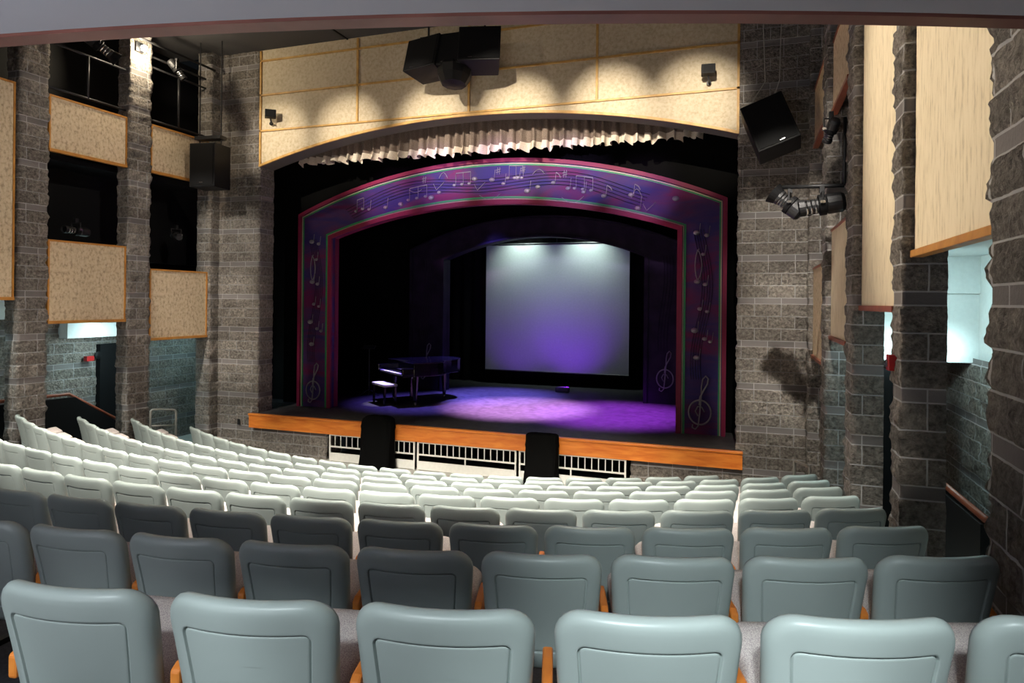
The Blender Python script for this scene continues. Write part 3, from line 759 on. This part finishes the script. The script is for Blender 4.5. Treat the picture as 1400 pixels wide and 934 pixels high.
# gallery railings (left)
def pipe_rail(label, side, y0, y1, zs, vy, x=6.02):
    r = thing('gallery_railing', label, 'railing', (XC+side*x, y0, zs[0]))
    for z in zs:
        mb = MB(); mb.tube([(0, 0, z-zs[0]), (0, y1-y0, z-zs[0])], .022, 8); obj('pipe', mb, M['metal'], r, smooth=True)
    for y in vy:
        mb = MB(); mb.tube([(0, y-y0, 0), (0, y-y0, zs[-1]-zs[0])], .025, 8); obj('upright', mb, M['metal'], r, smooth=True)
pipe_rail('black pipe railing above the shadowed panel high on left wall', -1, 9.95, 11.42, (6.72, 7.75, 7.95), (10.7,))
pipe_rail('black pipe railing above the wide tan panel high on left wall', -1, 7.97, 9.46, (6.75, 7.5), (8.7,))

# ------------------------------------------------------------------ handrails
def loop_rail(name, label, pts, r=.02, bars=()):
    c = pts[0]; t = thing(name, label, 'handrail', (c[0], c[1], 0))
    def loc(p): return (p[0]-c[0], p[1]-c[1], p[2])
    # rounded corners
    P = []
    for i, p in enumerate(pts):
        if 0 < i < len(pts)-1:
            a, b, q = Vector(p), Vector(pts[i-1]), Vector(pts[i+1])
            da, dq = (b-a).normalized()*.07, (q-a).normalized()*.07
            for s in range(5):
                u = s/4; P.append(tuple((a+da)*(1-u)**2 + a*2*u*(1-u) + (a+dq)*u*u))
        else: P.append(p)
    mb = MB(); mb.tube([loc(p) for p in P], r, 10); obj('rail', mb, M['steel'], t, smooth=True)
    for a, b in bars:
        mb = MB(); mb.tube([loc(a), loc(b)], r*.8, 8); obj('crossbar', mb, M['steel'], t, smooth=True)
loop_rail('handrail', 'steel loop handrail at the left end of the front rows', [(-10.83,9.96,0.0),(-10.83,9.96,1.10),(-10.70,10.45,1.03),(-10.70,10.45,0)], .02, [((-10.83,9.96,.78),(-10.70,10.45,.72))])
loop_rail('handrail', 'steel loop handrail at the right end of the front rows', [(.70,10.75,0.),(.70,10.75,.94),(.86,10.15,1.0),(.86,10.15,0)], .02, [((.70,10.75,.6),(.86,10.15,.66))])
def guard(side, label):
    t = thing('aisle_guard', label, 'guard wall', (XC+side*6.8, 8.0, 0))
    m = MB(); a, b = -.04, .04
    poly = [(-1.6,.5),(2.4,.0),(2.4,.52),(1.1,1.40),(-1.6,1.48)]
    m.prism(poly, a, b, 'x'); obj('panel', m, M['black'], t)
    m = MB(); m.tube([(0,-1.6,1.52),(0,1.0,1.47),(0,2.4,.60)], .03, 8); obj('top_rail', m, M['redtrim'], t, smooth=True)
guard(-1, 'dark guard wall with wooden rail in the left side aisle'); guard(1, 'dark guard wall with sloping rail in the right side aisle')

# fire alarm, red signs, exit fittings
t = thing('fire_alarm', 'small red fire alarm box on the stone pier at right', 'fire alarm', (XC+6.0, 5.70, 2.76))
mb = MB(); mb.box(-.045,.03,-.045,.045,0,.12); obj('box', mb, M['red'], t, bevel=.006)
mb = MB(); mb.box(-.056,-.05,-.025,.025,.03,.08); obj('pull_plate', mb, M['chrome'], t)
t = thing('alarm_horn', 'small red alarm box high in the left side aisle', 'fire alarm', (-12.42, 9.9, 1.98))
mb = MB(); mb.box(0,.09,-.08,.08,0,.1); obj('box', mb, M['red'], t, bevel=.006)
mb = MB(); mb.lathe([(.07,0),(.08,.03),(.03,.05)], Matrix.Translation((.0,.22,.10)) @ Matrix.Rotation(PI/2,4,'Y'), 14); obj('horn', mb, M['black'], t)
t = thing('extinguisher_sign', 'small red fitting low on the stone of the left side aisle', 'wall fitting', (-12.42, 9.85, 1.0))
mb = MB(); mb.box(0,.04,-.05,.05,0,.14); obj('plate', mb, M['red'], t)
mb = MB(); mb.box(.04,.12,.02,.05,.08,.13); obj('bracket', mb, M['red'], t)
t = thing('wall_light', 'round dark aisle light low on the wall left of the stage', 'wall light', (-12.43, 13.0, .62))
mb = MB(); mb.lathe([(.09,0),(.09,.03),(.06,.06)], Matrix.Rotation(PI/2,4,'Y'), 16); obj('bezel', mb, M['black'], t)
mb = MB(); mb.box(.05,.07,-.03,.03,-.01,.015); obj('lens', mb, M['chrome'], t)
t = thing('outlet_plate', 'dark outlet plate on stone left of the stage board', 'outlet', (-10.22, 11.655, .56))
mb = MB(); mb.box(-.03,.03,0,.03,0,.12); obj('plate', mb, M['metal'], t)

# ------------------------------------------------------------------ loudspeakers
def cabinet(parent, c, size, yaw, pitch, nm='cabinet', taper=.8):
    R = Matrix.Rotation(yaw, 3, 'Z') @ Matrix.Rotation(pitch, 3, 'X')
    w_, d_, h_ = size
    c = Vector(c); mb = MB(); vs = []
    for z in (-h_/2, h_/2):
        for x, y in ((-w_/2,-d_/2),(w_/2,-d_/2),(w_/2*taper,d_/2),(-w_/2*taper,d_/2)): vs.append(c + R @ Vector((x,y,z)))
    mb.add(vs, [(0,3,2,1),(4,5,6,7),(0,1,5,4),(1,2,6,5),(2,3,7,6),(3,0,4,7)])
    cab = obj(nm, mb, M['speaker'], parent, bevel=.012)
    m = MB(); m.obox(c + R @ Vector((0,-d_/2-.008,0)), (w_*.92,.012,h_*.92), R); obj('grille', m, M['black'], cab)
    m = MB(); m.obox(c + R @ Vector((-w_*.2,-d_/2-.017,-h_*.43)), (.07,.004,.014), R); obj('badge', m, M['chrome'], cab)
    return R
sp = thing('speaker_cluster', 'large black speaker cluster hung in front of the wooden header', 'loudspeaker', (-4.95, 11.0, 7.0))
cabinet(sp, (-.50,.0,.62), (.74,.5,.62), -.25, -.25, 'left_cabinet')
cabinet(sp, (.50,.0,.66), (.74,.5,.66), .25, -.25, 'right_cabinet')
cabinet(sp, (.0,-.02,.62), (.50,.5,.62), 0, -.25, 'centre_cabinet', 1)
mb = MB(); 
mb.lathe([(.05,-.24),(.22,-.22),(.30,-.08),(.32,.06),(.30,.12)], Matrix.Translation((.03,-.08,.30)) @ Matrix.Rotation(-.15,4,'X'), 10); obj('horn', mb, M['speaker'], sp)
for x in (-.55,.55):
    mb = MB(); mb.tube([(x,.05,.9),(x,.05,1.52)], .02, 8); obj('hanging_pipe', mb, M['metal'], sp)
mb = MB(); mb.box(-.7,.75,0,.08,.98,1.05); obj('rigging_bar', mb, M['metal'], sp)
sp = thing('hanging_speaker', 'black speaker hung tilted on cables at right of the stage', 'loudspeaker', (.33, 10.85, 5.9), 0)
Rm = Matrix.Rotation(-.36, 3, 'Y') @ Matrix.Rotation(-.2, 3, 'X')
mb = MB(); mb.obox((0,0,0), (.62,.5,.78), Rm); obj('cabinet', mb, M['speaker'], sp, bevel=.012)
mb = MB(); mb.obox(Rm @ Vector((0,-.256,0)), (.56,.012,.72), Rm); obj('grille', mb, M['black'], sp)
mb = MB(); mb.obox(Rm @ Vector((.06,-.266,-.34)), (.08,.004,.018), Rm); obj('badge', mb, M['chrome'], sp)
for dx in (-.2, .2):
    mb = MB(); p = Rm @ Vector((dx, 0, .43)); mb.tube([p, (dx*.5+.02, 0, .72), (dx*.8, 0, 2.6)], .008, 6); obj('cable', mb, M['steel'], sp)
sp = thing('hanging_speaker', 'black speaker hung beside the shadowed panel at left of the stage', 'loudspeaker', (-10.33, 10.9, 5.93), .1)
mb = MB(); mb.box(-.29,.29,-.25,.25,-.44,.44); obj('cabinet', mb, M['speaker'], sp, bevel=.012)
mb = MB(); mb.box(-.26,.26,-.262,-.25,-.4,.4); obj('grille', mb, M['black'], sp)
mb = MB(); mb.box(-.05,.03,-.267,-.262,-.36,-.345); obj('badge', mb, M['chrome'], sp)
for dx in (-.25, .25):
    mb = MB(); mb.tube([(dx,0,.44),(dx,0,2.55)], .012, 6); obj('cable', mb, M['metal'], sp)
mb = MB(); mb.box(-.3,.3,-.1,.1,.55,.62); obj('rigging_bar', mb, M['metal'], sp)
for x, lab, rz in ((-9.36, 'small black speaker on the left end of the wooden header', .7), (-.62, 'small black speaker on the right end of the wooden header', .1)):
    s_ = thing('small_speaker', lab, 'loudspeaker', (x, 11.52, 7.03), rz)
    mb = MB(); mb.box(-.11,.11,-.12,.05,-.02,.14); obj('cabinet', mb, M['speaker'], s_, bevel=.01)
    mb = MB(); mb.box(-.09,.09,-.128,-.12,0,.12); obj('grille', mb, M['black'], s_)
    mb = MB(); mb.tube([(0,.0,-.02),(.02,.02,-.1),(.02,.16,-.1)], .018, 8); mb.lathe([(.04,0),(.04,.02)], Matrix.Translation((.02,.145,-.1)) @ Matrix.Rotation(PI/2,4,'X'), 10); obj('bracket', mb, M['metal'], s_)

# ------------------------------------------------------------------ theatre lights
def stage_light(label, loc, d, L=.5, r=.085, hood=True, group='theatrical spotlights'):
    t = thing('stage_light', label, 'stage light', loc, 0, group)
    q = Vector(d).normalized().to_track_quat('Z', 'Y').to_matrix().to_4x4()
    def lt(nm, prof, mat='metal', M2=Matrix.Identity(4), par=None):
        mb = MB(); mb.lathe(prof, q @ M2, 20); return obj(nm, mb, M[mat], par or t, bevel=0)
    lt('lamp_housing', [(.02,-L*.52),(r*.9,-L*.5),(r*1.15,-L*.42),(r*1.15,-L*.12),(r*.95,-L*.08)])
    lt('gate', [(r*.95,-L*.10),(r*1.2,-L*.08),(r*1.2,L*.06),(r*.85,L*.08)], 'black')
    b = lt('barrel', [(r*.82,L*.06),(r*.82,L*.36),(r*.95,L*.37),(r*.95,L*.5),(r*.8,L*.5),(r*.7,L*.44)])
    if hood: lt('top_hat', [(r*1.0,L*.46),(r*1.35,L*.70),(r*1.30,L*.70),(r*.9,L*.47)], 'black')
    for k in (.12, .22, .32):
        lt('focus_ring', [(r*.84,L*k),(r*.88,L*(k+.02)),(r*.84,L*(k+.04))], 'chrome', par=b)
    mb = MB(); u = q @ Vector((1,0,0)); 
    mb.tube([u*(r*1.3), u*(r*1.35)+Vector((0,0,.14)), -u*(r*1.35)+Vector((0,0,.14)), -u*(r*1.3)], .012, 8); obj('yoke', mb, M['metal'], t)
    mb = MB(); mb.box(-.025,.025,-.03,.03,.14,.22); obj('clamp', mb, M['metal'], t)
    mb = MB(); mb.obox(u*(r*1.25)+Vector((0,0,.02)), (.05,.05,.03), Matrix.Identity(3)); obj('knob', mb, M['chrome'], t)
    return t
stage_light('black spotlight pointing level from the right wall toward the stage', (.84, 8.72, 4.43), (-1,.0,-.15), .5, .105, False)
stage_light('black spotlight with wide lens angled up, furthest out from right wall', (.50, 8.90, 4.47), (-.75,.1,.62), .36, .10, True)
stage_light('black spotlight tucked below the golden panel high on right wall', (.93, 8.7, 5.30), (-.2,.6,-.6), .3, .06, False)
stage_light('black spotlight left of the glowing pier at upper left', (-10.62, 8.62, 7.62), (.35,.6,-.45), .5, .09, True)
stage_light('black spotlight hanging right of the glowing pier at upper left', (-10.55, 10.25, 7.72), (.45,.35,-.75), .42, .07, False)
stage_light('unlit spotlight lying level in the dark gallery at left', (-11.15, 8.65, 4.42), (.1,-1,.03), .5, .07, False)
stage_light('black spotlight bunched beside another under the left ceiling', (-10.65, 8.2, 7.95), (.3,-.5,-.3), .45, .09, True)
stage_light('dim spotlight in the dark gallery behind left hanging speaker', (-11.2, 10.9, 4.55), (.8,-.4,-.2), .4, .07, False)
# hanging pipe for the left lights
o = thing('lighting_pipe', 'black lighting pipe under the left gallery ceiling', 'pipe', (-10.7, 7.0, 8.1))
mb = MB(); mb.tube([(0,0,0),(0,4.4,0)], .025, 8); obj('pipe', mb, M['metal'], o, smooth=True)
for y in (.6, 2.2, 4.0):
    mb = MB(); mb.tube([(0,y,0),(0,y,.42)], .012, 6); obj('hanger', mb, M['metal'], o)
o = thing('lighting_pipe', 'black pipe carrying the two spotlights on right wall', 'pipe', (.92, 8.72, 4.25))
mb = MB(); mb.tube([(.16,.0,.40),(-.50,.18,.44)], .024, 8); obj('pipe', mb, M['metal'], o, smooth=True)
mb = MB(); mb.tube([(.16,0,.40),(.16,.0,1.2)], .02, 8); obj('arm', mb, M['metal'], o, smooth=True)
mb = MB(); mb.tube([(.0,0,.3),(-.1,.0,.1),(-.22,.02,.06),(-.3,.03,.2)], .008, 6); obj('power_cord', mb, M['black'], o, smooth=True)
# glowing work light on the left pier
t = thing('work_light', 'glowing work light high on the left stone pier', 'lamp', (-10.70, 9.62, 7.93))
mb = MB(); mb.lathe([(.005,-.05),(.05,-.03),(.055,.03),(.02,.06)], None, 12); obj('bulb', mb, M['bulb'], t)
mb = MB(); mb.box(-.14,-.10,-.08,.08,-.05,.12); obj('backplate', mb, M['metal'], t)
l = bpy.data.lights.new('work_light_glow', 'POINT'); l.energy = 110; l.color = (1,.85,.6); l.shadow_soft_size = .06
o = bpy.data.objects.new('work_light_glow', l); C.objects.link(o); o.location = (-10.60, 9.60, 7.90)

# ------------------------------------------------------------------ piano and bench
ang = math.atan2(-.606, .796)
pn = thing('grand_piano', 'black grand piano standing in shadow at left on the stage', 'piano', (-7.72, 14.15, .843), ang)
out = [(-.74,0),(.74,0),(.74,.42),(.72,.62),(.62,.82),(.42,1.0),(.30,1.2),(.22,1.42),(.05,1.58),(-.22,1.66),(-.52,1.62),(-.70,1.48),(-.74,1.3)]
mb = MB(); mb.prism([(x, y+.02) for x, y in out], .66, .96); obj('case', mb, M['pianoblack'], pn, bevel=.01)
mb = MB(); mb.prism([(x*1.015, y*1.01+.26) for x, y in out if y > .2] + [(-.75,.28),(.75,.28)][:0], .965, .985) if False else None
lid = [(-.755,.30),(.755,.30)] + [(x*1.02, y*1.01+.02) for x, y in out[2:]]
mb = MB(); mb.prism(lid, .962, .984); obj('lid', mb, M['pianoblack'], pn, bevel=.004)
mb = MB(); mb.box(-.755,.755,.02,.29,.962,.98); obj('fallboard_lid', mb, M['pianoblack'], pn, bevel=.004)
mb = MB(); mb.box(-.74,.74,-.26,.02,.66,.70); obj('keybed', mb, M['pianoblack'], pn)
for s in (-1, 1):
    mb = MB(); mb.box(s*.70-.04, s*.70+.04, -.26, .03, .70, .86); obj('key_cheek', mb, M['pianoblack'], pn, bevel=.015)
kb = None; mb = MB(); mb.box(-.66,.66,-.22,.0,.70,.728); kb = obj('keyboard', mb, M['keys'], pn)
mb = MB()
for i in range(52):
    if i % 7 in (0,1,3,4,5): mb.box(-.655+i*.0254+.018, -.655+i*.0254+.031, -.14, -.0, .728, .738)
obj('black_keys', mb, M['black'], kb)
for x, y in ((-.6,.12),(.6,.12),(-.3,1.35)):
    mb = MB(); mb.lathe([(.035,0),(.03,.06),(.045,.1),(.055,.3),(.08,.6),(.085,.66)], Matrix.Translation((x,y,0)), 10); obj('leg', mb, M['pianoblack'], pn)
mb = MB(); mb.box(-.03,.03,.28,.34,.1,.66); mb.box(-.14,.14,.2,.34,.04,.10); obj('pedal_lyre', mb, M['pianoblack'], pn)
bn = thing('piano_bench', 'piano bench with white glossy seat pad in front of the keyboard', 'bench', (-7.95, 13.85, .843), ang)
mb = MB(); mb.box(-.37,.37,-.17,.17,.42,.48); obj('seat_pad', mb, M['keys'], bn, bevel=.015)
for x in (-.32,.32):
    for y in (-.13,.13):
        mb = MB(); mb.box(x-.022,x+.022,y-.022,y+.022,0,.42); obj('leg', mb, M['pianoblack'], bn)
ms = thing('music_stand', 'thin dark music stand with small lit top left of the piano', 'stand', (-9.0, 14.9, .843))
mb = MB(); mb.tube([(0,0,0),(0,0,1.2)], .012, 8); obj('pole', mb, M['metal'], ms)
mb = MB(); mb.obox((0,0,1.22), (.34,.03,.12), Matrix.Rotation(-.9,3,'X')); obj('tray', mb, M['metal'], ms)
for k in range(3):
    a = k*2*PI/3; mb = MB(); mb.tube([(0,0,.15),(.28*math.cos(a),.28*math.sin(a),.01)], .01, 6); obj('leg', mb, M['metal'], ms)

# ------------------------------------------------------------------ seats
def rrect(x0, x1t, z0, z1, hwb, r, n=6):
    """rounded trapezoid, x half width hwt at top, hwb at bottom"""
    hwt = x1t; pts = []
    def corner(cx, cz, a0):
        for i in range(n+1):
            a = a0 + (PI/2)*i/n; pts.append((cx + r*math.cos(a), cz + r*math.sin(a)))
    def side(a, b, m):
        for i in range(1, m): pts.append((a[0]+(b[0]-a[0])*i/m, a[1]+(b[1]-a[1])*i/m))
    corner(hwt-r, z1-r, 0); side((hwt-r, z1), (-hwt+r, z1), 8)
    corner(-hwt+r, z1-r, PI/2); side((-hwt, z1-r), (-hwb, z0+r), 6)
    corner(-hwb+r, z0+r, PI); side((-hwb+r, z0), (hwb-r, z0), 8)
    corner(hwb-r, z0+r, 3*PI/2); side((hwb, z0+r), (hwt, z1-r), 6)
    return pts
def deform(x, y, z, bend=.75):
    t = (SEAT_H - z)
    return (x, y - .065 + bend*x*x + .26*t - .10*t*t, z)
def seat_meshes():
    parts = {}
    # plastic shell
    rings = []
    def ring(inset, y, r, top=None, side=None, bot=None):
        hw = .262 - (side if side is not None else inset); z1 = SEAT_H - (top if top is not None else inset)
        z0 = .30 + (bot if bot is not None else inset); hb = .24 - (side if side is not None else inset)
        rings.append([deform(x, y, z) for x, z in rrect(0, hw, z0, z1, hb, r)])
    ring(.014, .060, .075); ring(.003, .052, .083); ring(0, .040, .085); ring(.001, .028, .085); ring(.006, .015, .082); ring(.015, .006, .075)
    ring(.028, .0015, .066); ring(.045, .0, .05)
    ring(0, 0, .026, .088, .058, .08); ring(0, .0005, .024, .0925, .0625, .085); ring(0, .002, .024, .0938, .0638, .086); ring(0, .015, .022, .0946, .0646, .087); ring(0, .016, .021, .0958, .0658, .088); ring(0, .016, .020, .0985, .0685, .091); ring(0, .015, .019, .0995, .0695, .092)
    ring(0, .0065, .018, .1003, .0703, .093); ring(0, .0052, .016, .1020, .0720, .095); ring(0, .005, .014, .108, .077, .105)
    ring(0, .005, .012, .15, .12, .15); ring(0, .005, .01, .2, .18, .2)
    mb = MB(); n = len(rings[0])
    for r_ in rings: mb.add(r_, [])
    for i in range(len(rings)-1):
        for k in range(n): mb.f.append((i*n+k, i*n+(k+1)%n, (i+1)*n+(k+1)%n, (i+1)*n+k))
    mb.f.append(tuple(range((len(rings)-1)*n, len(rings)*n))); mb.f.append(tuple(range(n))[::-1])
    mb.f = [f[::-1] for f in mb.f]
    parts['back_shell'] = (mb, 'plastic', True)
    # upholstered pad on the front of the back
    rings = []
    for inset, y, r in ((.035,.058,.07),(.033,.072,.07),(.04,.092,.065),(.06,.106,.05),(.11,.110,.04),(.18,.110,.02)):
        rings.append([deform(x, y, z) for x, z in rrect(0, .262-inset, .33+inset*.8, SEAT_H-inset-.02, .225-inset, r)])
    mb = MB(); n = len(rings[0])
    for r_ in rings: mb.add(r_, [])
    for i in range(len(rings)-1):
        for k in range(n): mb.f.append((i*n+k, i*n+(k+1)%n, (i+1)*n+(k+1)%n, (i+1)*n+k))
    mb.f.append(tuple(range((len(rings)-1)*n, len(rings)*n)))
    parts['back_cushion'] = (mb, 'fabric', True)
    # seat cushion, tipped up a little, rounded all round
    mb = MB(); A = math.radians(16); rings = []
    prof = [(-.045,.05),(-.035,.012),(-.01,0),(.02,0),(.04,.012),(.05,.05),(.055,.12)]
    for zz, ins in prof:
        row = []
        for x, y in rrect(0, .235-ins, 0+ins, .44-ins, .235-ins, max(.02, .07-ins*.5)):
            yy = y - .02; row.append((x, .13 + yy*math.cos(A) - zz*math.sin(A), .43 + yy*math.sin(A) + zz*math.cos(A) - .012*(yy/.4)**2))
        rings.append(row)
    n = len(rings[0])
    for r_ in rings: mb.add(r_, [])
    for i in range(len(rings)-1):
        for k in range(n): mb.f.append((i*n+k, i*n+(k+1)%n, (i+1)*n+(k+1)%n, (i+1)*n+k))
    mb.f.append(tuple(range((len(rings)-1)*n, len(rings)*n))); mb.f.append(tuple(range(n))[::-1])
    parts['seat_cushion'] = (mb, 'fabric', True)
    mb = MB()
    for i in range(1): 
        mb.box(-.2,.2,.20,.52,.395,.40)
    # armrest at the left side of the seat
    def arm(x):
        mb = MB(); P = []
        prof = [(.08,.47),(.08,.545),(.11,.56),(.25,.565),(.32,.56),(.345,.545),(.345,.47)]
        mb.prism(prof, x-.017, x+.017, 'x'); return mb
    parts['armrest'] = (arm(-.281), 'arm', False)
    mb = MB(); mb.box(-.292,-.27,.12,.30,.03,.47); mb.box(-.305,-.257,.08,.40,0,.03); parts['standard'] = (mb, 'metal', False)
    parts['seat_pan'] = None
    return {k: v for k, v in parts.items() if v}
def make_seat():
    root = bpy.data.objects.new('theatre_seat', None); C.objects.link(root)
    for nm, (mb, mat, sm) in seat_meshes().items():
        o = obj(nm, mb, M[mat], root, smooth=sm)
        if nm == 'armrest':
            b = o.modifiers.new('bevel', 'BEVEL'); b.width = .008; b.segments = 2
    return root
proto = make_seat()
def copy_seat(): 
    r = proto.copy(); C.objects.link(r)
    for ch in proto.children:
        c = ch.copy(); C.objects.link(c); c.parent = r
    return r
ORD = ['first','second','third','fourth','fifth','sixth','seventh','eighth','ninth','tenth','eleventh','twelfth','thirteenth','fourteenth','fifteenth','sixteenth',
       'seventeenth','eighteenth','nineteenth','twentieth','twenty-first','twenty-second']
ROWN = ['the row nearest the camera','the second row from the camera','the third row from the camera','the fourth row from the camera','the fifth row from the camera',
        'the sixth row from the camera','the third row from the stage','the second row from the stage','the front row by the stage']
JR = [(0,5),(0,8),(0,10),(0,13),(0,17),(0,21),(0,21),(0,21),(2,19)]
first = True
for k in range(9):
    j0, j1 = JR[k]
    for j in range(j0, j1+1):
        r = proto if first else copy_seat(); first = False
        X, Y, h = seatpos(k, j); Xa, Ya, _ = seatpos(k, j+.3); Xb, Yb, _ = seatpos(k, j-.3)
        r.location = (X, Y, CAMZ - h - SEAT_H); r.rotation_euler = (0, 0, math.atan2(Yb-Ya, Xb-Xa))
        nth = j-j0
        if k >= 5 and j1-j <= 5:
            e = j1-j; lab = 'grey-backed theatre seat in %s, %s' % (ROWN[k], 'at the far left end' if e == 0 else ORD[e]+' from the left end')
        else:
            lab = 'grey-backed theatre seat in %s, %s' % (ROWN[k], 'at the right end' if nth == 0 else ORD[nth]+' from the right end')
        tag(r, lab, 'theatre seat', 'theatre seats in ' + ROWN[k])
        if j == j0:
            for ch in list(r.children):
                if ch.name.split('.')[0] in ('armrest', 'standard') and k != 0:
                    c = ch.copy(); C.objects.link(c); c.parent = r; c.location = (.562, 0, 0)
